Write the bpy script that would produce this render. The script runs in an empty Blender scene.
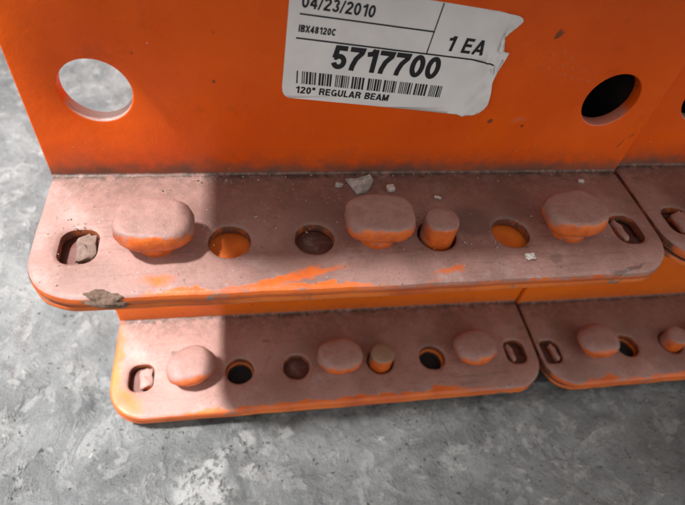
import bpy, bmesh, math, random
from mathutils import Vector, Matrix, noise

# ------------------------------------------------------------------ camera / light
S = bpy.context.scene
COL = S.collection
MM = 0.001
ZT = 84.2          # height of the upper stud plate above the floor, mm

cam = bpy.data.cameras.new('camera')
cam.sensor_fit = 'HORIZONTAL'; cam.sensor_width = 36.0
cam.lens = 525.27 / 685.0 * 36.0
cam.clip_start = 0.005; cam.clip_end = 60.0
cam.dof.use_dof = True; cam.dof.focus_distance = 0.128; cam.dof.aperture_fstop = 19.0
cam_o = bpy.data.objects.new('camera', cam); COL.objects.link(cam_o)
R = Matrix(((0.9827038, 0.03623872, -0.18160398),
            (-0.14431749, 0.76438034, -0.62840684),
            (0.11604185, 0.64374642, 0.75638934)))
cam_o.matrix_world = Matrix.Translation(Vector((45.767, -104.916, 92.917 + ZT)) * MM) @ R.to_4x4()
S.camera = cam_o

W = bpy.data.worlds.new('World'); S.world = W; W.use_nodes = True
W.node_tree.nodes['Background'].inputs[0].default_value = (1.0, 0.985, 0.965, 1)
W.node_tree.nodes['Background'].inputs[1].default_value = 0.86

# warehouse lamps: one high on the left, a weaker one behind it
def lamp(name, d, target, dist, energy, size, blend, radius):
    k = bpy.data.lights.new(name, 'SPOT'); k.energy = energy; k.color = (0.97, 0.985, 1.0)
    k.shadow_soft_size = radius; k.spot_size = math.radians(size); k.spot_blend = blend
    o = bpy.data.objects.new(name, k); COL.objects.link(o)
    o.location = Vector((0.03, -0.02, 0.05)) + Vector(d).normalized() * dist
    o.rotation_euler = (Vector(target) - o.location).to_track_quat('-Z', 'Y').to_euler()
lamp('lamp_rear', (-0.50, 0.66, 1.0), (-0.04, 0.02, 0.05), 2.2, 90.0, 16.0, 1.0, 0.22)
ka = bpy.data.lights.new('lamp_left', 'AREA'); ka.shape = 'RECTANGLE'; ka.size = 0.085; ka.size_y = 0.30
ka.energy = 1.02; ka.color = (0.97, 0.985, 1.0); ka.spread = math.radians(12.0)
ka_o = bpy.data.objects.new('lamp_left', ka); COL.objects.link(ka_o)
kdir = Vector((-0.505, 0.0, 1.0)).normalized()
ka_o.location = Vector((0.03, -0.02, 0.05)) + kdir * 2.0
_z = (ka_o.location - Vector((-0.055, 0.07, 0.05))).normalized(); _y = Vector((0, 1, 0)); _x = _y.cross(_z).normalized(); _y = _z.cross(_x)
ka_o.rotation_euler = Matrix((_x, _y, _z)).transposed().to_euler()

S.view_settings.view_transform = 'Standard'; S.view_settings.look = 'None'
S.view_settings.exposure = 0.0; S.view_settings.gamma = 1.0
S.view_settings.use_curve_mapping = False
S.render.engine = 'CYCLES'
S.cycles.max_bounces = 8

# ------------------------------------------------------------------ node helpers
class NT:
    def __init__(s, name):
        s.m = bpy.data.materials.new(name); s.m.use_nodes = True
        s.t = s.m.node_tree; s.t.nodes.clear()
        s.out = s.t.nodes.new('ShaderNodeOutputMaterial')
        s.b = s.t.nodes.new('ShaderNodeBsdfPrincipled')
        s.t.links.new(s.b.outputs[0], s.out.inputs[0])
        tc = s.t.nodes.new('ShaderNodeTexCoord')
        mp = s.t.nodes.new('ShaderNodeVectorMath'); mp.operation = 'SCALE'; mp.inputs[3].default_value = 1000.0
        s.t.links.new(tc.outputs['Object'], mp.inputs[0]); s.pos = mp.outputs[0]
    def set(s, sock, v):
        if isinstance(v, bpy.types.NodeSocket): s.t.links.new(v, sock)
        else: sock.default_value = v
    def math(s, op, a, b=0.0, c=None, clamp=False):
        n = s.t.nodes.new('ShaderNodeMath'); n.operation = op; n.use_clamp = clamp
        s.set(n.inputs[0], a); s.set(n.inputs[1], b)
        if c is not None: s.set(n.inputs[2], c)
        return n.outputs[0]
    def vm(s, op, a, b=(0, 0, 0)):
        n = s.t.nodes.new('ShaderNodeVectorMath'); n.operation = op
        s.set(n.inputs[0], a)
        if op == 'SCALE': s.set(n.inputs[3], b)
        else: s.set(n.inputs[1], b)
        return n.outputs[1] if op in ('LENGTH', 'DOT_PRODUCT', 'DISTANCE') else n.outputs[0]
    def noise(s, scale, detail=4, rough=.55, dist=0.0, vec=None, col=False, off=None):
        n = s.t.nodes.new('ShaderNodeTexNoise')
        v = vec if vec is not None else s.pos
        if off: v = s.vm('ADD', v, off)
        s.set(n.inputs['Vector'], v); n.inputs['Scale'].default_value = scale
        n.inputs['Detail'].default_value = detail; n.inputs['Roughness'].default_value = rough
        n.inputs['Distortion'].default_value = dist
        return n.outputs['Color' if col else 'Fac']
    def vor(s, scale, feature='F1', out='Distance', vec=None, rnd=1.0):
        n = s.t.nodes.new('ShaderNodeTexVoronoi'); n.feature = feature
        s.set(n.inputs['Vector'], vec if vec is not None else s.pos); n.inputs['Scale'].default_value = scale
        n.inputs['Randomness'].default_value = rnd
        return n.outputs[out]
    def ss(s, v, lo, hi, o0=0.0, o1=1.0):
        n = s.t.nodes.new('ShaderNodeMapRange'); n.interpolation_type = 'SMOOTHSTEP'; n.clamp = True
        s.set(n.inputs[0], v); s.set(n.inputs[1], lo); s.set(n.inputs[2], hi); s.set(n.inputs[3], o0); s.set(n.inputs[4], o1)
        return n.outputs[0]
    def mix(s, f, a, b):
        n = s.t.nodes.new('ShaderNodeMix'); n.data_type = 'RGBA'
        s.set(n.inputs[0], f)
        for i, v in ((6, a), (7, b)):
            if isinstance(v, tuple) and len(v) == 3: v = v + (1,)
            s.set(n.inputs[i], v)
        return n.outputs[2]
    def sep(s, v):
        n = s.t.nodes.new('ShaderNodeSeparateXYZ'); s.set(n.inputs[0], v); return n.outputs
    def comb(s, x, y, z):
        n = s.t.nodes.new('ShaderNodeCombineXYZ')
        for i, v in enumerate((x, y, z)): s.set(n.inputs[i], v)
        return n.outputs[0]
    def normal_z(s):
        g = s.t.nodes.new('ShaderNodeNewGeometry'); return s.sep(g.outputs['Normal'])
    def bump(s, h, dist, strength=1.0):
        n = s.t.nodes.new('ShaderNodeBump'); n.inputs['Distance'].default_value = dist; n.inputs['Strength'].default_value = strength
        s.set(n.inputs['Height'], h); s.t.links.new(n.outputs[0], s.b.inputs['Normal'])
    def blob(s, vec, cx, cy, rx, ry, ang=0.0, soft=.5, axes=(0, 1)):
        """1 inside a noisy ellipse, 0 outside (coordinates in mm)"""
        c = s.sep(vec)
        dx = s.math('SUBTRACT', c[axes[0]], cx); dy = s.math('SUBTRACT', c[axes[1]], cy)
        ca, sa = math.cos(ang), math.sin(ang)
        u = s.math('ADD', s.math('MULTIPLY', dx, ca / rx), s.math('MULTIPLY', dy, sa / rx))
        v = s.math('ADD', s.math('MULTIPLY', dx, -sa / ry), s.math('MULTIPLY', dy, ca / ry))
        r = s.vm('LENGTH', s.comb(u, v, 0.0))
        return s.ss(r, 1.0 - soft * .5, 1.0 + soft * .5, 1.0, 0.0)
    def warp(s, amp, scale):
        n = s.noise(scale, 3, .6, col=True)
        return s.vm('ADD', s.pos, s.vm('SCALE', s.vm('SUBTRACT', n, (.5, .5, .5)), amp))

ORANGE = (0.68, 0.140, 0.018)
ORANGE2 = (0.50, 0.088, 0.015)
DUST = (0.355, 0.192, 0.160)
DUST2 = (0.225, 0.119, 0.096)

def plate_mat(name, wear, dust=DUST, dust2=DUST2, lip=None, halo=()):
    """orange paint under a film of mauve-brown dust that lies on what faces up"""
    n = NT(name)
    nz = n.normal_z()
    wp = n.warp(5.0, .22)
    up = n.ss(n.math('ADD', nz[2], n.math('MULTIPLY', n.math('SUBTRACT', n.noise(.35, 4), .5), .7)), .40, .80)
    film = n.math('MAXIMUM', up, n.ss(n.sep(n.pos)[1], -1.2, -.7))
    for (cx, cy, rx, ry, a, so) in wear:
        film = n.math('MULTIPLY', film, n.math('SUBTRACT', 1.0, n.blob(wp, cx, cy, rx, ry, a, so)))
    if lip:     # dust caked over the front lip as well
        cc = n.sep(wp)
        lp = n.math('MULTIPLY', n.ss(cc[0], lip[0], lip[1]), n.ss(n.noise(.20, 4, .65, off=(12, 70, 5)), .36, .52))
        film = n.math('MAXIMUM', film, n.math('MULTIPLY', n.math('MULTIPLY', lp, n.ss(cc[1], -33.0, -36.0)), n.ss(nz[2], -.2, .35)))
    # rubbed through in small spots
    rub = n.ss(n.noise(.16, 6, .7, off=(31, 7, 2)), .66, .74)
    film = n.math('MULTIPLY', film, n.math('SUBTRACT', 1.0, n.math('MULTIPLY', rub, .7)))
    # paint
    pc = n.mix(n.ss(n.noise(.06, 4), .35, .7), ORANGE, ORANGE2)
    dirt = n.ss(n.noise(.45, 6, .7, off=(3, 50, 9)), .55, .75)
    pc = n.mix(n.math('MULTIPLY', dirt, .35), pc, (.16, .07, .04))
    pz = n.sep(n.pos)
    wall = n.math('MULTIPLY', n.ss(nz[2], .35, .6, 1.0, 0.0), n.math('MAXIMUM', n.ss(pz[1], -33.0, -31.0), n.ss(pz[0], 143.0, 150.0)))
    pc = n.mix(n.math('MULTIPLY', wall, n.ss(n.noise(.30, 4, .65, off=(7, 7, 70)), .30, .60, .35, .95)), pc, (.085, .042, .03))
    # dust: cloudy, grainy, paler and darker flecks
    dc = n.mix(n.ss(n.noise(.05, 5, .6, off=(9, 4, 77)), .3, .7), dust, dust2)
    dc = n.mix(n.ss(n.noise(1.1, 4, .75), .42, .75, 0.0, .34), dc, (.14, .078, .060))
    dc = n.mix(n.ss(n.noise(.22, 5, .7, .5, off=(17, 3, 8)), .50, .72, 0.0, .42), dc, (.16, .088, .068))
    dc = n.mix(n.ss(n.noise(3.4, 3, .7, off=(5, 5, 5)), .60, .78, 0.0, .30), dc, (.52, .38, .33))
    dc = n.mix(n.ss(n.noise(.13, 5, .65, off=(60, 2, 2)), .54, .72, 0.0, .40), dc, (.40, .30, .275))
    for (cx, cy, rx, ry, a, so, amt) in halo:      # dirt smears and darker soft ellipses around the studs
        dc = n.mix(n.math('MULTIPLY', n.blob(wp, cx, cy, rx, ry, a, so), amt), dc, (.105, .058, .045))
    # grime that gathers along the bend
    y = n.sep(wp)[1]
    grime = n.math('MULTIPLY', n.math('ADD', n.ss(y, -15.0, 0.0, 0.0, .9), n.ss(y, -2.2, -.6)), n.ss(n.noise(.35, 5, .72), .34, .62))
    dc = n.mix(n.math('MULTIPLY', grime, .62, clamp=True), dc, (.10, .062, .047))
    pp = n.math('MULTIPLY', n.ss(n.vor(1.05, vec=wp), .12, .22, 1.0, 0.0), n.ss(n.noise(.16, 3, .6, off=(6, 60, 6)), .42, .60))
    dc = n.mix(n.math('MULTIPLY', pp, .6), dc, (.085, .05, .04))
    pl_ = n.math('MULTIPLY', n.ss(n.vor(.72, vec=n.vm('ADD', n.pos, (33, 21, 0))), .07, .13, 1.0, 0.0), n.ss(n.noise(.12, 3, .6, off=(16, 6, 16)), .48, .60))
    dc = n.mix(n.math('MULTIPLY', pl_, .7), dc, (.55, .46, .42))
    # wipe marks along the plate
    wv = n.vm('MULTIPLY', n.pos, (.10, 1.3, 1.0))
    dc = n.mix(n.math('MULTIPLY', n.ss(n.noise(.55, 4, .6, vec=wv), .50, .68), n.ss(n.noise(.05, 2, off=(8, 80, 1)), .42, .60, 0.0, .45)), dc, (.15, .082, .063))
    fl = n.ss(n.vor(.42), .10, .16, 1.0, 0.0)
    fl = n.math('MULTIPLY', fl, n.ss(n.noise(.21, 2, off=(1, 90, 4)), .5, .62))
    dc = n.mix(n.math('MULTIPLY', fl, .7), dc, (.12, .075, .06))
    base = n.mix(film, pc, dc)
    # chipped to grey primer along the front lip
    ck = n.math('MULTIPLY', n.ss(pz[1], -34.8, -36.6), n.ss(n.noise(.17, 5, .72, off=(44, 0, 6)), .60, .635))
    base = n.mix(n.math('MULTIPLY', ck, .85), base, (.20, .165, .14))
    n.set(n.b.inputs['Base Color'], base)
    n.set(n.b.inputs['Roughness'], n.math('ADD', n.ss(film, 0, 1, .34, .50), n.ss(n.noise(.25, 4, .65, off=(2, 22, 2)), .35, .65, 0.0, .16)))
    n.b.inputs['Specular IOR Level'].default_value = .5
    h = n.math('ADD', n.math('MULTIPLY', n.noise(2.2, 4, .7), .26), n.math('MULTIPLY', n.noise(.28, 4, .6), 1.1))
    h = n.math('ADD', h, n.math('MULTIPLY', film, .22))
    n.bump(h, .00018, .9)
    return n.m

def face_mat(name, c1=(.86, .118, .006), c2=(.76, .092, .006), dirt=1.0):
    """glossy orange face plate: scuffs, dirt creeping up from the bend"""
    n = NT(name)
    wp = n.warp(5.0, .25)
    c = n.sep(wp)
    pc = n.mix(n.ss(n.noise(.035, 4, .6), .3, .7), c1, c2)
    pc = n.mix(n.ss(n.noise(.12, 6, .7, off=(4, 4, 40)), .56, .74, 0, .35), pc, (.40, .055, .012))
    # low band of dust above the bend
    band = n.math('MULTIPLY', n.ss(c[2], 1.5, 10.0, 1.0, 0.0), n.ss(n.noise(.30, 4, .75, off=(8, 1, 3)), .28, .60))
    pc = n.mix(n.math('MULTIPLY', band, .45 * dirt), pc, (.17, .075, .045))
    low = n.ss(c[2], .6, 5.0, 1.0, 0.0)
    pc = n.mix(n.math('MULTIPLY', low, n.ss(n.noise(.09, 4, .6, off=(5, 5, 1)), .30, .62, .45 * dirt, .92 * dirt)), pc, (.16, .085, .062))
    # pale scuffs and dark pinpricks
    sc = n.math('MULTIPLY', n.blob(wp, 122, 33, 11, 3.2, -.35, 1.2, (0, 2)), n.ss(n.noise(.8, 5, .75), .52, .66))
    sc2 = n.blob(wp, 116, 17.5, 2.0, 1.2, .3, 1.0, (0, 2))
    pc = n.mix(n.math('MULTIPLY', n.math('ADD', sc, n.math('MULTIPLY', sc2, .5), clamp=True), .45), pc, (.50, .26, .15))
    fl = n.math('MULTIPLY', n.ss(n.vor(.17), .045, .10, 1.0, 0.0), n.ss(n.noise(.09, 2, off=(1, 9, 4)), .50, .56))
    pc = n.mix(n.math('MULTIPLY', fl, .85), pc, (.07, .04, .028))
    fl2 = n.math('MULTIPLY', n.ss(n.vor(.24, vec=n.vm('ADD', n.pos, (77, 7, 3))), .03, .08, 1.0, 0.0), n.ss(n.noise(.10, 2, off=(71, 9, 4)), .50, .56))
    pc = n.mix(n.math('MULTIPLY', fl2, .6), pc, (.60, .38, .28))
    # hairline scratches
    for (x, z, rx, ang) in ((151.5, 11.5, 3.2, 1.15),):
        pc = n.mix(n.math('MULTIPLY', n.math('MULTIPLY', n.blob(wp, x, z, rx, .16, ang, .8, (0, 2)), n.ss(n.noise(.6, 3), .35, .5)), .8), pc, (.16, .05, .03))
    for (x, z, r) in ((117.3, 41.2, 1.0), (108.8, 17.3, .9)):
        pc = n.mix(n.math('MULTIPLY', n.blob(wp, x, z, r, r * .7, 0, .7, (0, 2)), .8), pc, (.10, .055, .035))
    up = n.ss(n.normal_z()[2], .25, .6)
    pc = n.mix(n.math('MULTIPLY', up, n.ss(n.sep(n.pos)[0], 60, 90, .95, .5)), pc, (.46, .31, .27))  # dust on upward rims, painted paler at left for the strong light there
    n.set(n.b.inputs['Base Color'], pc)
    n.set(n.b.inputs['Roughness'], n.math('ADD', n.ss(n.noise(.2, 4, .65), .3, .7, .26, .42), n.math('MULTIPLY', low, .3)))
    n.b.inputs['Specular IOR Level'].default_value = .30
    n.bump(n.math('ADD', n.math('MULTIPLY', n.noise(.25, 4, .6), 1.0), n.math('MULTIPLY', n.noise(2.2, 4, .7), .22)), .00018, .7)
    return n.m

def stud_mat(name, seed, top=DUST):
    n = NT(name)
    nz = n.normal_z()
    jit = n.math('MULTIPLY', n.math('SUBTRACT', n.noise(.24, 5, .65, off=(seed * 9, seed, 3)), .5), 2.0)
    film = n.ss(n.math('ADD', n.math('ADD', nz[2], n.math('ADD', n.math('MULTIPLY', nz[1], .45), n.math('MULTIPLY', n.math('ABSOLUTE', nz[0]), .45))), jit), .0, .62)
    pc = n.mix(n.ss(n.noise(.3, 4, .6, off=(seed, 3, 1)), .35, .7), ORANGE, ORANGE2)
    chip = n.ss(n.noise(.42, 6, .7, off=(seed * 5, 2, seed)), .60, .66)
    pc = n.mix(n.math('MULTIPLY', chip, .85), pc, (.17, .12, .095))
    dc = n.mix(n.ss(n.noise(.25, 5, .65, off=(seed, seed, 0)), .35, .65), top, tuple(v * .84 for v in top))
    dc = n.mix(n.ss(n.noise(.9, 5, .75), .42, .72, 0.0, .38), dc, (.16, .088, .068))
    dc = n.mix(n.ss(n.noise(3.6, 3, .7, off=(5, 5, 5)), .58, .75, 0.0, .35), dc, (.52, .38, .33))
    n.set(n.b.inputs['Base Color'], n.mix(film, pc, dc))
    n.set(n.b.inputs['Roughness'], n.ss(film, 0, 1, .34, .55))
    n.bump(n.math('ADD', n.math('MULTIPLY', n.noise(2.0, 4, .7), .3), n.noise(.38, 4, .6)), .00035, .9)
    return n.m

def simple_mat(name, c1, c2, scale=.5, rough=.8, bump=.0002, detail=5):
    n = NT(name)
    n.set(n.b.inputs['Base Color'], n.mix(n.ss(n.noise(scale, detail, .65), .35, .65), c1, c2))
    n.b.inputs['Roughness'].default_value = rough
    n.bump(n.noise(scale * 3, 5, .7), bump, 1.0)
    return n.m

def floor_mat():
    n = NT('worn_concrete')
    wp = n.warp(11.0, .11)
    c = n.mix(n.ss(n.noise(.030, 5, .62, 1.2), .34, .66), (.076, .077, .075), (.148, .149, .145))
    fine = n.noise(.30, 5, .72)
    c = n.mix(n.ss(fine, .50, .74, 0, .55), c, (.045, .048, .051))
    # pale marbled skins of cement, broken-edged
    m1 = n.noise(.055, 6, .64, 1.6, off=(40, 12, 0))
    pale = n.ss(m1, .50, .60)
    pale2 = n.ss(n.noise(.10, 6, .66, .5, off=(140, 2, 0)), .55, .63)
    gate = n.ss(fine, .36, .52)
    xx = n.sep(n.pos)[0]
    p = n.math('MULTIPLY', n.math('MAXIMUM', n.math('MULTIPLY', pale, .42), n.math('MULTIPLY', pale2, .46)), gate)
    for (x, y, rx, ry, a) in ((30, -52, 8, 10, .5), (43.5, -37, 3.6, 6.0, -.3), (45, -47.5, 3.0, 2.4, .4), (57, -36, 3.5, 2.5, 0), (29, -49, 13, 5, .9)):
        p = n.math('MAXIMUM', p, n.math('MULTIPLY', n.math('MULTIPLY', n.blob(wp, x, y, rx, ry, a, .8), gate), .9))
    c = n.mix(n.math('MULTIPLY', p, .85), c, n.mix(fine, (.23, .227, .217), (.40, .393, .375)))
    g = n.math('MULTIPLY', n.ss(n.vor(.20, vec=wp), .08, .20, 1.0, 0.0), n.ss(m1, .50, .60))
    c = n.mix(n.math('MULTIPLY', g, .55), c, (.36, .352, .335))
    c = n.mix(n.ss(n.noise(2.4, 3, .7), .45, .75, 0, .4), c, (.05, .05, .048))
    c = n.mix(n.ss(n.noise(1.9, 3, .7, off=(50, 5, 0)), .58, .75, 0, .35), c, (.34, .335, .32))
    # stains, pores and hairline cracks
    st_ = n.ss(n.noise(.024, 5, .6, 1.0, off=(7, 70, 0)), .50, .64)
    c = n.mix(n.math('MULTIPLY', st_, .45), c, (.050, .052, .054))
    wp3 = n.warp(26.0, .05)
    ce = n.vor(.040, 'DISTANCE_TO_EDGE', vec=wp3)
    crk = n.math('MULTIPLY', n.ss(ce, .0, .022, 1.0, 0.0), n.ss(n.noise(.045, 3, .6, off=(90, 3, 0)), .52, .66))
    c = n.mix(n.math('MULTIPLY', crk, .35), c, (.032, .033, .034))
    por = n.math('MULTIPLY', n.ss(n.vor(.36, vec=n.vm('ADD', wp, (13, 5, 0))), .10, .20, 1.0, 0.0), n.ss(n.noise(.10, 2, off=(19, 3, 0)), .48, .56))
    c = n.mix(n.math('MULTIPLY', por, .7), c, (.035, .036, .037))
    n.set(n.b.inputs['Base Color'], c)
    n.set(n.b.inputs['Roughness'], n.ss(m1, .3, .7, .50, .75))
    h = n.math('ADD', n.math('MULTIPLY', n.noise(.22, 6, .66), 1.0), n.math('MULTIPLY', p, .35))
    h = n.math('SUBTRACT', h, n.math('MULTIPLY', n.math('MAXIMUM', n.math('MULTIPLY', crk, .35), por), .4))
    n.bump(h, .0017, 1.0)
    return n.m

M = {}
# worn-through streaks at the front lip: centre x, y, radii, angle, softness (mm, plate coordinates)
WEAR_TOP = [(55, -34.6, 12, 1.3, .24, .9), (92, -35.0, 5.0, 1.1, .42, .8), (32, -37.3, 12, 1.2, .03, .8), (27, -33.6, 2.6, 1.1, .1, 1.8), (60, -37.2, 14, .9, 0, .7)]
WEAR_LOW = [(80, -37.4, 46, 1.5, .01, .6), (40, -37.5, 24, 1.2, 0, .7), (112, -36.4, 7, 1.6, .15, .7), (0.5, -17, 2.6, 15, 0, .9), (5, -32, 4, 6, .8, .9)]
WEAR_R = [(60, -37.5, 30, 1.3, 0, .7), (20, -36.5, 8, 1.4, .1, .8)]
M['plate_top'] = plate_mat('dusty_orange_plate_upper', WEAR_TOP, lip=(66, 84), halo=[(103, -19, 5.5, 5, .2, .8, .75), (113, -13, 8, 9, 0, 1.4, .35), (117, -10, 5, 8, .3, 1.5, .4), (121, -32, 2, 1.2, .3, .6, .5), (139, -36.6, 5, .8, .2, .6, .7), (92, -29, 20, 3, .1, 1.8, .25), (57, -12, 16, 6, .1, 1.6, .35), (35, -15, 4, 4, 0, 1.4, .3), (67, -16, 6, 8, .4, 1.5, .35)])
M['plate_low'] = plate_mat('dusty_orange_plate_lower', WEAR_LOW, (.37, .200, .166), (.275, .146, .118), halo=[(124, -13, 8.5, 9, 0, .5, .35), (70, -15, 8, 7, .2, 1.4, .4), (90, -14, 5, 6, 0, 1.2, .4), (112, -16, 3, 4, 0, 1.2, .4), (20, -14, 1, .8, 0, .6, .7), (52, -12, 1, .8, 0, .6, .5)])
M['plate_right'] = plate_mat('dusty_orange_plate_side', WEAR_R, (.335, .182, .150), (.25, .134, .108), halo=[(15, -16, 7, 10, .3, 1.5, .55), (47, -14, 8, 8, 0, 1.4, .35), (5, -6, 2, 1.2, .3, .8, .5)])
M['face'] = face_mat('orange_face_paint')
M['face_low'] = face_mat('orange_face_paint_lower', (.86, .175, .010), (.78, .145, .010), .22)  # yellower, cleaner copy for the lower beams; bounced light put into the colour
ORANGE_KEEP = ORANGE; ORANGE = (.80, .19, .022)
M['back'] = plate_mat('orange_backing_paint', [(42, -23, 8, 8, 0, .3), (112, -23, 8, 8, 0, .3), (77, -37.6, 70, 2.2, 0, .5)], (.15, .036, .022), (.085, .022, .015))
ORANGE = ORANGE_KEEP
M['stud1'] = stud_mat('dusty_stud_paint_a', 1); M['stud2'] = stud_mat('dusty_stud_paint_b', 4); M['stud3'] = stud_mat('dusty_stud_paint_c', 7)
M['pin'] = stud_mat('dusty_pin_paint', 11)
M['pin_bare'] = stud_mat('tan_pin_paint', 13, (.30, .185, .115))
M['tab'] = simple_mat('dusty_tab', (.22, .140, .108), (.13, .080, .062), .6)
M['tube'] = simple_mat('orange_tube_paint', (.60, .10, .012), (.48, .07, .01), .08, .4)
M['bare'] = simple_mat('bare_dark_steel', (.022, .015, .012), (.012, .009, .008), .1, .7)  # tube inside coloured near black, putting in the deep shade behind the hole
M['floor'] = floor_mat()
M['strip'] = simple_mat('black_rubber', (.006, .006, .006), (.012, .011, .011), .4, .8)  # kept near black so the open holes above it look black
M['flake'] = simple_mat('grey_flake', (.56, .545, .51), (.30, .285, .265), .5, .8, .0004)
M['chip'] = simple_mat('pale_chip', (.66, .60, .54), (.46, .40, .36), .8, .8)
M['crumb'] = simple_mat('crumb', (.44, .35, .30), (.20, .13, .10), .25, .9)
M['mud'] = simple_mat('dried_mud', (.25, .155, .11), (.125, .076, .053), .9, .95, .0006)

def paper_mat():
    n = NT('label_paper')
    c = n.mix(n.ss(n.noise(.12, 4), .3, .7), (.86, .855, .84), (.78, .775, .76))
    c = n.mix(n.ss(n.noise(.8, 6, .75), .60, .80, 0, .30), c, (.45, .43, .40))
    x = n.sep(n.pos)[0]
    c = n.mix(n.math('MULTIPLY', n.ss(x, 96, 104), n.ss(n.noise(.35, 5, .7, off=(2, 2, 2)), .5, .7, 0, .35)), c, (.50, .45, .40))
    n.set(n.b.inputs['Base Color'], c); n.b.inputs['Roughness'].default_value = .55
    n.bump(n.noise(.35, 3, .5), .00012, .6)
    return n.m
M['paper'] = paper_mat()
def ink_mat():
    n = NT('label_ink')
    n.set(n.b.inputs['Base Color'], n.mix(n.ss(n.noise(2.2, 4, .7), .60, .78, 0, .35), (.016, .016, .018), (.25, .25, .25)))
    n.b.inputs['Roughness'].default_value = .5
    return n.m
M['ink'] = ink_mat()

# ------------------------------------------------------------------ mesh helpers
def link(name, me, mat=None, parent=None, loc=(0, 0, 0), rot=(0, 0, 0)):
    o = bpy.data.objects.new(name, me); COL.objects.link(o)
    if mat is not None:
        if not me.materials: me.materials.append(mat)
        elif me.materials[0] is not mat:
            o.material_slots[0].link = 'OBJECT'; o.material_slots[0].material = mat
    o.parent = parent; o.location = Vector(loc) * MM; o.rotation_euler = rot
    return o

def finish(bm, name, angle=35.0):
    bmesh.ops.scale(bm, vec=(MM, MM, MM), verts=bm.verts)
    bmesh.ops.recalc_face_normals(bm, faces=bm.faces)
    me = bpy.data.meshes.new(name); bm.to_mesh(me); bm.free()
    me.polygons.foreach_set('use_smooth', [True] * len(me.polygons))
    me.set_sharp_from_angle(angle=math.radians(angle))
    return me

def tag(o, label, cat, group=None, kind=None):
    if label: o['label'] = label
    if cat: o['category'] = cat
    if group: o['group'] = group
    if kind: o['kind'] = kind
    return o

def rrect(x0, x1, y0, y1, r, seg=8, rb=None):
    """rounded rectangle, counter-clockwise; r = radii (x0y0, x1y0, x1y1, x0y1)"""
    pts = []
    cs = [((x0, y0), r[0], 180), ((x1, y0), r[1], 270), ((x1, y1), r[2], 0), ((x0, y1), r[3], 90)]
    sx = [1, -1, -1, 1]; sy = [1, 1, -1, -1]
    for i, ((cx, cy), rr, a0) in enumerate(cs):
        if rr <= 0: pts.append((cx, cy)); continue
        ox, oy = cx + sx[i] * rr, cy + sy[i] * rr
        for k in range(seg + 1):
            a = math.radians(a0 + 90.0 * k / seg)
            pts.append((ox + rr * math.cos(a), oy + rr * math.sin(a)))
    return pts

def circ(cx, cy, r, n=40, wob=0.0, seed=0):
    out = []
    for k in range(n):
        a = 2 * math.pi * k / n
        rr = r * (1 + wob * noise.noise(Vector((math.cos(a) * 2 + seed, math.sin(a) * 2, seed * 3.1))))
        out.append((cx + rr * math.cos(a), cy + rr * math.sin(a)))
    return out

def dens(pts, step=6.0):
    out = []
    for i, p in enumerate(pts):
        q = pts[(i + 1) % len(pts)]
        n = max(1, int(math.dist(p, q) / step))
        for k in range(n): out.append((p[0] + (q[0] - p[0]) * k / n, p[1] + (q[1] - p[1]) * k / n))
    return out

def plate(name, outer, holes, t, b, place, wob=0.0):
    """sheet of thickness t with rounded rims; place(u, v, w) maps plate space (w = 0 front face, -t back) to mm"""
    bm = bmesh.new(); tops = []; bots = []
    for li, pts in enumerate([outer] + holes):
        P = [Vector(p) for p in (pts if li == 0 else list(reversed(pts)))]
        n = len(P); rings = []
        nrm = []
        for i in range(n):
            d1 = (P[i] - P[i - 1]).normalized(); d2 = (P[(i + 1) % n] - P[i]).normalized()
            d = (d1 + d2); d = d.normalized() if d.length > 1e-6 else d1
            nn = Vector((-d.y, d.x)); k = max(.5, nn.dot(Vector((-d1.y, d1.x))))
            nrm.append(nn / k)
        if wob and li == 0:
            P = [p + nrm[i] * wob * noise.noise(Vector((p.x * .12, p.y * .12, 3.3))) for i, p in enumerate(P)]
        prof = [(b, 0), (b * .55, -b * .12), (b * .2, -b * .38), (0, -b), (0, -t + b * .6), (b * .2, -t + b * .15), (b * .6, -t)]
        for (o, w) in prof:
            rings.append([bm.verts.new(place(P[i].x + nrm[i].x * o, P[i].y + nrm[i].y * o, w)) for i in range(n)])
        for r0, r1 in zip(rings[:-1], rings[1:]):
            for i in range(n):
                j = (i + 1) % n; bm.faces.new((r0[i], r0[j], r1[j], r1[i]))
        tops.append(rings[0]); bots.append(rings[-1])
    for grp in (tops, bots):
        ed = []
        for ring in grp:
            for i in range(len(ring)):
                e = bm.edges.get((ring[i], ring[(i + 1) % len(ring)])); ed.append(e)
        bmesh.ops.triangle_fill(bm, edges=ed, use_beauty=True)
    return bm

def superring(a, b, ex, n, z, cx=0, cy=0):
    out = []
    for k in range(n):
        t = 2 * math.pi * k / n; c, s = math.cos(t), math.sin(t)
        out.append(Vector((cx + a * math.copysign(abs(c) ** (2 / ex), c), cy + b * math.copysign(abs(s) ** (2 / ex), s), z)))
    return out

def loft(rings, cap_bottom=True):
    bm = bmesh.new(); V = [[bm.verts.new(p) for p in r] for r in rings]
    n = len(V[0])
    for a, b in zip(V[:-1], V[1:]):
        for i in range(n):
            j = (i + 1) % n; bm.faces.new((a[i], a[j], b[j], b[i]))
    c = bm.verts.new(sum((v.co for v in V[-1]), Vector()) / n + Vector((0, 0, .12)))
    for i in range(n): bm.faces.new((V[-1][i], V[-1][(i + 1) % n], c))
    if cap_bottom: bm.faces.new(list(reversed(V[0])))
    return bm

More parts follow.
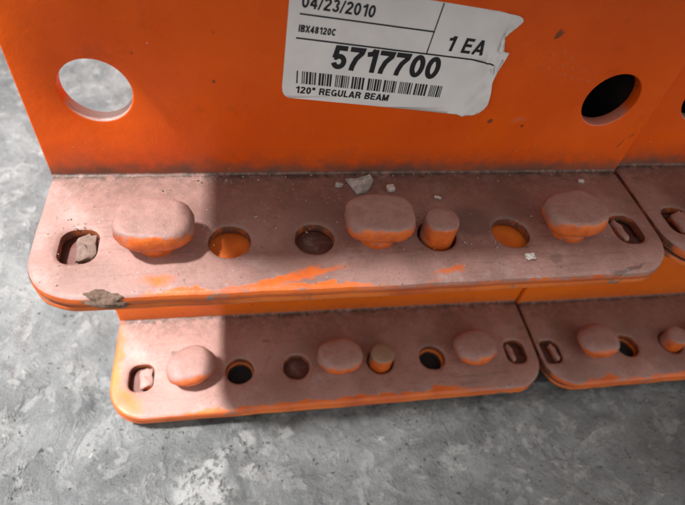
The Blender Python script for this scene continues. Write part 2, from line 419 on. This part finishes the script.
def stud_mesh(name, a, b, ex, h, seed, shank=4.7, lean=0.0, dome=False):
    prof = [(shank / a, -2.5, 2.0), (shank / a, .4, 2.0), (shank / a * 1.02, h * .16, 2.0), (.66, h * .25, 2.1), (.80, h * .35, ex), (.93, h * .46, ex), (1.0, h * .56, ex)]
    if dome: prof += [(.99, h * .68, ex), (.95, h * .80, ex), (.87, h * .90, ex), (.76, h * .97, ex), (.60, h * 1.01, ex), (.35, h * 1.03, ex)]
    else: prof += [(1.0, h * .72, ex), (.975, h * .85, ex), (.93, h * .94, ex), (.86, h * .99, ex), (.75, h * 1.0, ex), (.5, h * 1.01, ex)]
    rings = []
    for (s, z, e) in prof:
        aa = a * s; bb = (b * s if s > .65 else aa)
        if z > h * .5: bb = b * s
        r = superring(aa, bb, e, 40, z, cy=lean * z)
        for p in r:
            w = .50 * noise.noise(Vector((p.x * .20 + seed * 7, p.y * .20, z * .22))) + .22 * noise.noise(Vector((p.x * .7 + seed, p.y * .7, z * .6)))
            d = Vector((p.x, p.y, 0)); 
            if d.length > .1: p += d.normalized() * w * (1 if z > h * .4 else .3)
            p.z += .30 * noise.noise(Vector((p.x * .15 + seed, p.y * .15, 9))) if z > 0 else 0
        rings.append(r)
    return finish(loft(rings, False), name, 50)

def box_bm(x0, x1, y0, y1, z0, z1, bev=0.0, seg=2):
    bm = bmesh.new(); bmesh.ops.create_cube(bm, size=1.0)
    for v in bm.verts:
        v.co = Vector((x0 + (v.co.x + .5) * (x1 - x0), y0 + (v.co.y + .5) * (y1 - y0), z0 + (v.co.z + .5) * (z1 - z0)))
    if bev: bmesh.ops.bevel(bm, geom=list(bm.edges), offset=bev, segments=seg, profile=.5, affect='EDGES')
    return bm

# ------------------------------------------------------------------ floor
def axis(lo, hi, d, far):
    a = []; x = lo
    while x <= hi: a.append(x); x += d
    s = d; x = hi
    while x < far: s *= 1.6; x += s; a.append(x)
    s = d; x = lo
    while x > -far: s *= 1.6; x -= s; a.insert(0, x)
    return a
xs = axis(-130, 235, 1.25, 4500); ys = axis(-95, 250, 1.25, 4500)
verts = []
for y in ys:
    for x in xs:
        v = Vector((x * .02, y * .02, .7))
        z = -.9 + 1.0 * noise.fractal(v, 1.0, 2.1, 5)
        r = noise.fractal(Vector((x * .045 + 9, y * .045, 3.1)), .9, 2.0, 5)
        if r > .15: z -= min(.9, (r - .15) * 3.5)
        if 8 < x < 330 and -34 < y < 60: z = min(z, -.15)
        verts.append((x * MM, y * MM, min(z, .5) * MM))
nx = len(xs)
faces = [(j * nx + i, j * nx + i + 1, (j + 1) * nx + i + 1, (j + 1) * nx + i) for j in range(len(ys) - 1) for i in range(nx - 1)]
me = bpy.data.meshes.new('floor'); me.from_pydata(verts, [], faces)
me.polygons.foreach_set('use_smooth', [True] * len(me.polygons))
fl = link('floor', me, M['floor']); fl['kind'] = 'structure'; fl['label'] = 'worn grey concrete floor with pale chipped patches'

# ------------------------------------------------------------------ rack beams
L, WD, TK = 154.57, 37.65, 2.9
HP = 22.9                       # row of holes, distance from the bend
FEAT = dict(slot_l=9.7, stud=(26.45, 77.25, 128.05), h1=42.27, h2=62.07, pin=92.68, h3=112.56, slot_r=146.0)
BH, RB_ = 68.0, 7.5

def mirror(f):
    return dict(slot_l=L - f['slot_r'], stud=tuple(L - s for s in reversed(f['stud'])), h1=L - f['h3'], h2=L - f['h2'], pin=L - f['pin'], h3=L - f['h1'], slot_r=L - f['slot_l'])
FEATM = mirror(FEAT)

STUD = [stud_mesh('stud_a', 8.35, 6.5, 2.7, 8.4, 1, 4.6, -.02), stud_mesh('stud_b', 8.3, 6.4, 3.0, 8.3, 2, 4.6, 0), stud_mesh('stud_c', 8.2, 6.6, 2.5, 8.2, 5, 4.8, .02)]
STUD_R = [stud_mesh('stud_d', 8.2, 6.9, 2.1, 8.0, 8, dome=True), stud_mesh('stud_e', 8.1, 6.8, 2.15, 7.9, 11, dome=True), stud_mesh('stud_f', 8.1, 7.0, 2.2, 8.0, 14, dome=True)]
def pin_mesh():
    r = []
    for (s, z) in ((1, -3), (1, 2), (1, 4.2), (.99, 5.0), (.95, 5.45), (.86, 5.7), (.5, 5.75)):
        rr = superring(4.25 * s, 4.25 * s, 2, 32, z)
        for p in rr: p += Vector((1, 0, 0)) * .12 * noise.noise(p * .3)
        r.append(rr)
    return finish(loft(r, False), 'pin', 50)
PIN = pin_mesh()
def tab_mesh(hx, hy, seed):
    bm = box_bm(-hx, hx, -hy, hy, -2.9, -.1, .9, 3)
    bmesh.ops.subdivide_edges(bm, edges=[e for e in bm.edges if e.calc_length() > .9], cuts=2, use_grid_fill=True)
    for v in bm.verts:
        v.co += Vector((.5, .6, .45)) * noise.fractal(v.co * .45 + Vector((seed, 1, 2)), .8, 2.1, 4)
    return finish(bm, 'lock_tab', 40)
TAB = tab_mesh(2.0, 3.4, 3)
TAB_T = tab_mesh(.95, 3.7, 8)

def fillet(bm, x0, x1, r):
    """concave fillet between stud plate and face plate"""
    rows = []
    N = 40
    for i in range(N + 1):
        x = x0 + (x1 - x0) * i / N
        rr = r * (1 + .25 * noise.noise(Vector((x * .2, 1, 1))))
        row = []
        for k in range(6):
            a = math.pi / 2 * k / 5
            row.append(bm.verts.new((x, -rr + rr * math.sin(a) - .0, rr - rr * math.cos(a) + .02)))
        rows.append(row)
    for r0, r1 in zip(rows[:-1], rows[1:]):
        for k in range(5): bm.faces.new((r0[k], r1[k], r1[k + 1], r0[k + 1]))

_cache = {}
def bracket_meshes(kind, feat, open_holes, x_left=0.0):
    if kind in _cache: return _cache[kind]
    f = feat
    # plate that carries the studs (faces up)
    outer = dens(rrect(x_left, L, -WD, .6, (12.5, 12.5, 0, 0), 10))
    holes = [circ(f['h1'], -HP, 4.65, 36, .04, 1), circ(f['h2'], -HP, 4.55, 36, .04, 2), circ(f['h3'], -HP, 4.7, 36, .04, 3), circ(f['pin'], -HP, 4.8, 36, .03, 4)]
    for k in ('slot_l', 'slot_r'):
        s = f[k]; holes.append(rrect(s - 3.9, s + 3.9, -HP - 4.8, -HP + 4.8, (2.9,) * 4, 6))
    bm = plate('stud_plate', outer, holes, TK, 1.25, lambda u, v, w: (u, v, w), .35)
    fillet(bm, x_left + .3, L - .3, .55)
    A = finish(bm, 'stud_plate')
    # second sheet under it
    o2 = dens(rrect(x_left + .5, L - .6, -WD + .45, 8.0, (11, 11, 0, 0), 10))  # extended back past the bend to block a lamp streak on the lower plate
    h2 = [circ(f[k], -HP, 4.3, 32, .05, 6) for k in open_holes] or []
    bm = plate('backing_plate', o2, h2, 1.7, .6, lambda u, v, w: (u, v, w - TK - .45), .3)
    Bk = finish(bm, 'backing_plate')
    # face plate (upright), holes for the lock
    hx = (15.33, 139.84) if 'm' not in kind else (L - 138.3, L - 15.33)
    o3 = dens(rrect(x_left, L, -TK, BH, (0, 0, 4, 4), 5))
    bm = plate('face_plate', o3, [circ(x, 23.7, RB_, 56) for x in hx], 3.6, .45, lambda u, v, w: (u, -w, v))
    F = finish(bm, 'face_plate')
    _cache[kind] = (A, Bk, F)
    return _cache[kind]

def tube_mesh():
    bm = bmesh.new()
    def ring(y, i, r):
        return [bm.verts.new((p[0], y, p[1])) for p in rrect(25 + i, 151 - i, -3.0 + i, BH + 3.2 - i, (r,) * 4, 5)]
    y0, y1 = 3.7, 3050.0
    a, b, c, d = ring(y0, 0, 5), ring(y1, 0, 5), ring(y1, 2.2, 3), ring(y0, 2.2, 3)
    n = len(a)
    for k, (p, q) in enumerate(((a, b), (b, c), (c, d), (d, a))):
        for i in range(n):
            j = (i + 1) % n; bm.faces.new((p[i], p[j], q[j], q[i])).material_index = 1 if k == 2 else 0
    me = finish(bm, 'beam_tube'); me.materials.append(M['tube']); me.materials.append(M['bare']); return me
TUBE = tube_mesh()
TUBE_M = TUBE.copy()
for v in TUBE_M.vertices: v.co.x = L * MM - v.co.x
TUBE_M.flip_normals()

def rack_beam(kind, feat, loc, label, plate_m, open_holes, studs=STUD, pin_m='pin', thin=False, rz=0.0, x_left=0.0, rots=(0, 0, 0), detail=True):
    root = bpy.data.objects.new('rack_beam', None); COL.objects.link(root)
    root.empty_display_size = .02
    root.location = Vector(loc) * MM; root.rotation_euler = (0, 0, rz)
    tag(root, label, 'rack beam', 'rack beams stacked in two columns', 'thing')
    A, Bk, F = bracket_meshes(kind, feat, open_holes, x_left)
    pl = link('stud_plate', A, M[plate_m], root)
    link('backing_plate', Bk, M['back'], root)
    link('face_plate', F, M['face_low' if 'low' in kind else 'face'], root)
    link('beam_tube', TUBE_M if 'm' in kind else TUBE, M['tube'], root)
    for i, x in enumerate(feat['stud']):
        link('stud', studs[i], M['stud%d' % (i + 1)], pl, (x, -HP + .3, 0), (0, 0, rots[i]))
    link('pin', PIN, M[pin_m], pl, (feat['pin'], -HP, 0))
    for k, sgn in (('slot_l', 1), ('slot_r', -1)):
        t = TAB if (sgn == 1 and not thin) else TAB_T
        link('lock_tab', t, M['tab' if (t is TAB and kind == 'top') else 'stud2'], pl, (feat[k] + sgn * (1.6 if t is TAB else 1.7), -HP, 0), (0, 0, .12 if sgn == 1 else .1))
    return root

ZL = ZT - 75.86
b_top = rack_beam('top', FEAT, (0, 0, ZT), 'orange rack beam end with the white barcode label, dusty plate with three studs', 'plate_top', [], rots=(-.06, 0, .12))
b_topr = rack_beam('top_m', FEATM, (L + .75, 2.5, ZT), 'dusty orange beam end cut off at the right edge, beside the labelled beam', 'plate_right', [], rots=(.05, .02, 0))
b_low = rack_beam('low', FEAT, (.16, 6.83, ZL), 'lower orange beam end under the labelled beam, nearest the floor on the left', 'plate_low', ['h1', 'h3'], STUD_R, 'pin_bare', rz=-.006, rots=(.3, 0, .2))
FEATR = dict(FEATM); sh = -3.6
for k in ('slot_l', 'h1', 'h2', 'pin', 'h3', 'slot_r'): FEATR[k] += sh
FEATR['stud'] = tuple(s + sh for s in FEATM['stud'])
b_lowr = rack_beam('low_m', FEATR, (L + .9, 4.8, ZL), 'lower orange beam end at the right edge, resting just above the dark floor', 'plate_right', ['h1', 'h3'], STUD_R, thin=True)
# the stack goes on upwards, above the picture; these shade the plates below
b_up = rack_beam('top', FEAT, (0, 4.0, ZT + 75.9), 'orange rack beam stacked above the labelled beam, over the top of the picture', 'plate_top', [])
b_upr = rack_beam('top_m', FEATM, (L + .75, 4.0, ZT + 75.9), 'orange rack beam stacked above the right-hand beam, over the top of the picture', 'plate_right', [])

# near-black strip in the gap under the lowest plates
st = link('packing_strip', finish(box_bm(12, 318, -26.5, 40, .0, 3.4, .5), 'packing_strip'), M['strip'])
tag(st, 'thin black strip under the lower beam ends on the floor', 'strip')

# ------------------------------------------------------------------ label on the face plate
def wr(x, z):
    """how far the paper lifts off the plate, mm"""
    d = .0
    e = x - 99.0 - .12 * (z - 30)
    if e > 0:
        d += .05 * e ** 1.45 * (1 + .5 * math.sin(z * .55 + .6))
        d += max(0.0, .75 - abs(e - 2.4 - .25 * math.sin(z * .5)) * .62) * (.75 + .35 * math.sin(z * .8))
    d += .10 * max(0.0, 1 - abs(x - 79.5 - .05 * (z - 30)) / 1.6)
    return min(d, 1.7)

OUT = [(56.3, 49.3), (56.08, 45.38), (55.2, 25.9), (55.35, 24.7), (55.8, 23.7), (56.66, 23.1), (58.41, 22.9), (79.67, 21.03), (96.87, 19.3), (101.2, 18.84), (103.0, 19.0),
       (104.41, 19.8), (105.2, 21.0), (105.56, 22.6), (105.29, 26.19), (105.0, 28.3), (103.9, 30.3), (103.2, 31.5), (103.8, 32.6), (104.5, 33.6), (105.1, 35.0), (106.1, 36.4),
       (104.9, 36.5), (104.1, 36.0), (102.9, 36.3), (103.1, 37.6), (103.9, 39.2), (105.0, 40.7), (106.2, 42.1), (106.99, 43.45), (106.5, 44.2), (105.69, 44.58), (103.03, 45.0), (88.13, 46.51)]
bm = bmesh.new()
bm.faces.new([bm.verts.new((x, 0, z)) for x, z in OUT])
bmesh.ops.triangulate(bm, faces=bm.faces)
for i in range(40):
    bmesh.ops.bisect_plane(bm, geom=bm.verts[:] + bm.edges[:] + bm.faces[:], plane_co=((97.0 + i * .27), 0, 0), plane_no=(1, 0, 0))
for i in range(34):
    bmesh.ops.bisect_plane(bm, geom=bm.verts[:] + bm.edges[:] + bm.faces[:], plane_co=(0, 0, 18.5 + i * .9), plane_no=(0, 0, 1))
for v in bm.verts: v.co.y = -.10 - wr(v.co.x, v.co.z)
me = finish(bm, 'sticker', 60)
bm = bmesh.new(); bm.from_mesh(me)
if bm.faces and sum(f.normal.y for f in bm.faces) > 0: bmesh.ops.reverse_faces(bm, faces=bm.faces)
bmesh.ops.recalc_face_normals(bm, faces=bm.faces)
if sum(f.normal.y for f in bm.faces) > 0: bmesh.ops.reverse_faces(bm, faces=bm.faces)
g = bmesh.ops.extrude_face_region(bm, geom=bm.faces[:], use_keep_orig=True)
for v in g['geom']:
    if isinstance(v, bmesh.types.BMVert): v.co.y += .00007
bmesh.ops.reverse_faces(bm, faces=[f for f in g['geom'] if isinstance(f, bmesh.types.BMFace)])
bm.to_mesh(me); bm.free()
stk = link('sticker', me, M['paper'], b_top)
stk['label'] = 'white paper barcode label with a torn right edge'

def quad_strip(name, pts0, pts1, n=14):
    """flat printed bar between two poly-edges on the label plane"""
    bm = bmesh.new(); rows = []
    for i in range(n + 1):
        t = i / n
        row = []
        for (a, b) in (pts0, pts1):
            x = a[0] + (b[0] - a[0]) * t; z = a[1] + (b[1] - a[1]) * t
            row.append(bm.verts.new((x, -.17 - wr(x, z), z)))
        rows.append(row)
    for a, b in zip(rows[:-1], rows[1:]): bm.faces.new((a[0], b[0], b[1], a[1]))
    return bm

def rule(name, a, b, w):
    d = Vector((b[0] - a[0], b[1] - a[1])).normalized(); n = Vector((-d.y, d.x)) * w * .5
    bm = quad_strip(name, ((a[0] + n.x, a[1] + n.y), (b[0] + n.x, b[1] + n.y)), ((a[0] - n.x, a[1] - n.y), (b[0] - n.x, b[1] - n.y)))
    return link(name, finish(bm, name), M['ink'], stk)
rule('printed_rule', (58.3, 42.75), (87.5, 40.15), .34)
rule('printed_rule', (57.8, 37.6), (101.4, 33.72), .36)
rule('printed_rule', (101.4, 33.72), (103.8, 32.9), .34)
rule('printed_rule', (88.12, 46.4), (87.05, 35.1), .26)

def arc(cx, cy, rx, ry, a0, a1, n=14):
    return [(cx + rx * math.cos(math.radians(a0 + (a1 - a0) * k / n)), cy + ry * math.sin(math.radians(a0 + (a1 - a0) * k / n))) for k in range(n + 1)]
def glyph(ch, t):
    """centre lines of a plain bold grotesque capital, height 1: (advance, [polylines])"""
    h = t / 2; T, B_ = 1 - h, h; w = .60; l, r, c = h, w - h, w / 2; rx = c - h
    q = {
     '0': (w, [arc(c, .5, rx, .5 - h, 90, 450, 28)]),
     '1': (.46, [[(.46 - h, 0), (.46 - h, 1)], [(.03, .76), (.2, .79), (.28, .86), (.46 - h * 1.3, .99)]]),
     '2': (w, [arc(c, .70, rx, .30 - h, 175, -30, 12) + [(c - .02, .36), (l + .02, .16), (l, B_), (w, B_)]]),
     '3': (w, [arc(c, .735, rx - .02, .265 - h, 165, -90, 12), arc(c, .285, rx, .285 - h, 90, -170, 12)]),
     '4': (w, [[(r - .08, 0), (r - .08, 1)], [(r - .08, .98 - h), (l - .03, .33)], [(0, .29), (w, .29)]]),
     '5': (w, [[(w - .04, T), (l + .07, T), (l + .01, .47)], [(l + .0, .50)] + arc(c, .33, rx, .33 - h, 135, -165, 16)]),
     '7': (w, [[(0, T), (r, T), (r - .02, .88 - h), (c - .01, .52), (c - .10, .22), (c - .12, 0)]]),
     '8': (w, [arc(c, .74, rx - .03, .26 - h, 90, 450, 20), arc(c, .275, rx, .275 - h, 90, 450, 20)]),
     '/': (.34, [[(.02, -.02), (.32, 1.0)]]),
     'I': (.2, [[(.1, 0), (.1, 1)]]),
     'B': (.66, [[(h, 0), (h, 1)], [(h, T), (.36, T)] + arc(.36, .745, .22, .255 - h, 90, -90, 8) + [(h, .49)], [(.36, .49)] + arc(.37, .27, .29 - h + .02, .27 - h, 90, -90, 8) + [(h, B_)]]),
     'X': (.66, [[(.05, 0), (.61, 1)], [(.61, 0), (.05, 1)]]),
     'C': (.68, [arc(.35, .5, .35 - h, .5 - h, 38, 322, 22)]),
     'G': (.72, [arc(.36, .5, .36 - h, .5 - h, 42, 330, 22) + [(.72 - h, .44)], [(.40, .44), (.72, .44)], [(.72 - h, .44), (.72 - h, 0)]]),
     'E': (.60, [[(h, 0), (h, 1)], [(h, T), (.58, T)], [(h, .52), (.54, .52)], [(h, B_), (.60, B_)]]),
     'A': (.70, [[(.06, 0), (.35, .98)], [(.64, 0), (.35, .98)], [(.16, .28), (.54, .28)]]),
     'R': (.68, [[(h, 0), (h, 1)], [(h, T), (.38, T)] + arc(.39, .725, .27 - h + .02, .275 - h, 90, -90, 8) + [(h, .45)], [(.40, .45), (.55, .36), (.58, 0)]]),
     'U': (.66, [[(h, 1), (h, .33)] + arc(.33, .33, .33 - h, .33 - h, 180, 360, 12) + [(.66 - h, 1)]]),
     'L': (.54, [[(h, 1), (h, B_), (.54, B_)]]),
     'M': (.82, [[(h, 0), (h, 1)], [(.82 - h, 0), (.82 - h, 1)], [(h + .01, .99), (.41, .06)], [(.81 - h, .99), (.41, .06)]]),
     '"': (.36, [[(.09, .62), (.09, 1)], [(.27, .62), (.27, 1)]]),
     ' ': (.30, [])}
    return q[ch]
def text(name, body, p, w, cap, ang, t=.17, shear=0.0, gap=.11):
    bm = bmesh.new(); u0 = 0.0; strips = []
    for ch in body:
        adv, lines = glyph(ch, t)
        tt = t * (.8 if ch == '/' else 1)
        for ln in lines: strips.append([(x + u0, y) for x, y in ln] + [tt])
        u0 += adv + gap
    total = u0 - gap
    a = math.radians(ang); ca, sa = math.cos(a), math.sin(a)
    for si, ln in enumerate(strips):
        tt = ln[-1]; P = [Vector(q) for q in ln[:-1]]; prev = None
        closed = (P[0] - P[-1]).length < 1e-4
        for i, q in enumerate(P):
            d1 = (q - P[i - 1]) if i else ((P[-1] - P[-2]) if closed else (P[1] - q))
            d2 = (P[i + 1] - q) if i < len(P) - 1 else ((P[1] - P[0]) if closed else d1)
            if i == 0 and not closed: d1 = d2
            d1 = d1.normalized(); d2 = d2.normalized(); d = (d1 + d2).normalized()
            nn = Vector((-d.y, d.x)); k = max(.55, nn.dot(Vector((-d1.y, d1.x)))); nn = nn / k * tt / 2
            pair = []
            for e in (q + nn, q - nn):
                x_, y_ = e.x + shear * e.y, e.y
                u = x_ / total * w; v = y_ * cap
                x = p[0] + u * ca - v * sa; z = p[1] + u * sa + v * ca
                pair.append(bm.verts.new((x, -.16 - .004 * (si % 4) - wr(x, z), z)))
            if prev: bm.faces.new((prev[0], pair[0], pair[1], prev[1]))
            prev = pair
    return link(name, finish(bm, name), M['ink'], stk)
text('printed_date', '04/23/2010', (58.5, 44.05), 15.3, 2.60, -5.6, .185)
text('printed_code', 'IBX48120C', (58.2, 38.95), 7.9, 1.55, -4.6, .22)
text('printed_quantity', '1 EA', (91.0, 35.95), 9.2, 3.55, -5.6, .19, .06, .14)
text('printed_number', '5717700', (65.6, 30.80), 25.4, 5.6, -4.85, .205, .0, .07)
text('printed_description', '120" REGULAR BEAM', (58.25, 24.45), 22.2, 1.75, -4.6, .20, 0, .12)
# bar code: one printed part
random.seed(5717700)
bm = bmesh.new()
def bar(u0, u1):
    p = []
    for u, lo in ((u0, 0), (u1, 0), (u1, 1), (u0, 1)):
        tx, tz = 58.33 + 35.83 * u, 30.04 - 3.16 * u
        bx, bz = 58.35 + 35.78 * u, 26.94 - 3.12 * u
        x, z = (tx, tz) if lo else (bx, bz)
        p.append(bm.verts.new((x, -.17, z)))
    bm.faces.new(p)
bar(0, .008)
u = .034
for g in range(9):
    ge = u + .088
    while u < ge:
        w = random.choice((.0055, .006, .012, .013)); bar(u, min(u + w, ge)); u += w + random.choice((.0055, .0065, .008))
    u = ge + .0185
link('printed_barcode', finish(bm, 'printed_barcode'), M['ink'], stk)

# ------------------------------------------------------------------ grit and flakes lying on the plates
def rock(name, rx, ry, rz, seed, sub=2, rough=.35):
    bm = bmesh.new(); bmesh.ops.create_icosphere(bm, subdivisions=sub, radius=1.0)
    for v in bm.verts:
        k = 1 + rough * noise.fractal(v.co * 1.3 + Vector((seed * 3.7, seed, 1)), .8, 2.0, 4)
        v.co = Vector((v.co.x * rx * k, v.co.y * ry * k, max(-.55, v.co.z * k) * rz))
    return finish(bm, name, 28)

def flake_mesh(pts, th, seed):
    bm = bmesh.new()
    f = bm.faces.new([bm.verts.new((x, y, 0)) for x, y in dens(pts, .7)])
    bmesh.ops.triangulate(bm, faces=[f])
    bmesh.ops.subdivide_edges(bm, edges=[e for e in bm.edges if e.calc_length() > 1.2], cuts=1, use_grid_fill=True)
    g = bmesh.ops.extrude_face_region(bm, geom=bm.faces[:])
    for v in g['geom']:
        if isinstance(v, bmesh.types.BMVert): v.co.z += th
    for v in bm.verts:
        v.co.z += .35 * noise.fractal(Vector((v.co.x * .35 + seed, v.co.y * .35, 1)), 1, 2, 3) + .1 * noise.noise(v.co * 1.5)
    return finish(bm, 'flake', 30)

fk = link('paint_flake', flake_mesh([(-3.6, 1.9), (-1.0, 1.7), (1.6, 2.1), (3.1, 3.0), (3.7, .6), (2.4, -1.6), (1.2, -2.6), (-1.4, -3.5), (-2.2, -1.2)], .7, 3), M['flake'], None, (76.0, -5.0, ZT + .35), (.08, -.06, 0))
tag(fk, 'grey jagged flake lying behind the middle stud of the labelled beam', 'flake')
def pebble(name, mesh, mat, xy, z, label, cat='chip', rz=0.0, grp='loose grit on the upper plate'):
    o = link(name, mesh, mat, None, (xy[0], xy[1], z), (0, 0, rz)); tag(o, label, cat, grp); return o
pebble('grit_chip', rock('grit', 1.15, .85, .6, 3), M['flake'], (70.4, -5.0), ZT + .3, 'small grey crumb just left of the jagged grey flake')
pebble('grit_chip', finish(box_bm(-1.0, 1.0, -1.0, 1.0, 0, 1.3, .25, 1), 'cube_chip'), M['chip'], (84.0, -6.8), ZT + .0, 'squarish whitish chip right of the jagged grey flake', rz=.15)
pebble('grit_chip', rock('grit', 1.0, .55, .45, 8), M['chip'], (96.2, -10.2), ZT + .25, 'thin pale chip behind the short round pin', rz=-.5)
pebble('grit_chip', rock('grit', 1.25, .95, .8, 12, 3, .6), M['chip'], (114.2, -31.6), ZT + .4, 'white crumb near the front lip below the rightmost round hole', rz=.2)
pebble('grit_chip', rock('grit', 1.0, .8, .6, 15), M['chip'], (140.9, -4.6), ZT + .3, 'pale crumb behind the right stud of the labelled beam')

mm = []
def mud_mesh():
    bm = bmesh.new(); bmesh.ops.create_icosphere(bm, subdivisions=4, radius=1.0)
    for v in bm.verts:
        k = 1 + .28 * noise.fractal(v.co * 1.6 + Vector((4, 2, 1)), .7, 2.2, 5)
        p = Vector((v.co.x * 5.2 * k, v.co.y * 1.9 * k, v.co.z * 1.9 * k))
        p.y += -.25 * p.x * .35
        p.z += .10 * p.x * -.4
        v.co = p
    return finish(bm, 'mud_lump', 60)
md = link('mud_lump', mud_mesh(), M['mud'], None, (17.0, -36.6, ZT - 1.5), (.35, 0, 0))
tag(md, 'rough brown lump of dried dirt on the front left lip of the labelled beam', 'dirt')

# fine crumbs nobody could count
random.seed(3)
bm = bmesh.new()
def crumb(x, y, z, r):
    m = Matrix.Translation((x, y, z)) @ Matrix.Rotation(random.random() * 6.3, 4, (random.random(), random.random(), 1)) @ Matrix.Diagonal((r * random.uniform(.7, 1.5), r * random.uniform(.6, 1.2), r * random.uniform(.4, .8), 1))
    bmesh.ops.create_icosphere(bm, subdivisions=1, radius=1.0, matrix=m)
for i in range(90):
    x = random.uniform(2, 153); y = -.5 - abs(random.gauss(0, 2.6)); crumb(x, y, ZT + .1, random.choice((.12, .16, .2, .28)))
for i in range(260):
    x = random.uniform(3, 152); y = random.uniform(-35, -2); crumb(x, y, ZT + .05, random.choice((.07, .09, .11, .14, .17, .24)))
for (cx, cy) in ((26.5, -15.5), (77, -15), (92.7, -17), (128, -15), (135, -24), (9.7, -16.5)):      # grit caught behind the studs
    for i in range(14): crumb(cx + random.gauss(0, 4), cy + random.gauss(0, 1.2), ZT + .06, random.uniform(.08, .26))
for (cx, cy) in ((42, -3), (36, -2.5), (27, -6), (48, -15.5), (37, -19), (76, -4.6), (100, -26), (106, -27)):
    for i in range(5): crumb(cx + random.gauss(0, 1.2), cy + random.gauss(0, .8), ZT + .12, random.uniform(.15, .4))
for i in range(60):
    x = random.uniform(2, 153); y = 5.5 - abs(random.gauss(0, 1.2)); crumb(x, y, ZL + .1, random.choice((.14, .2, .26)))
cr = link('crumbs', finish(bm, 'crumbs', 20), M['crumb']); tag(cr, 'fine grit scattered over the dusty plates', 'grit', None, 'stuff')
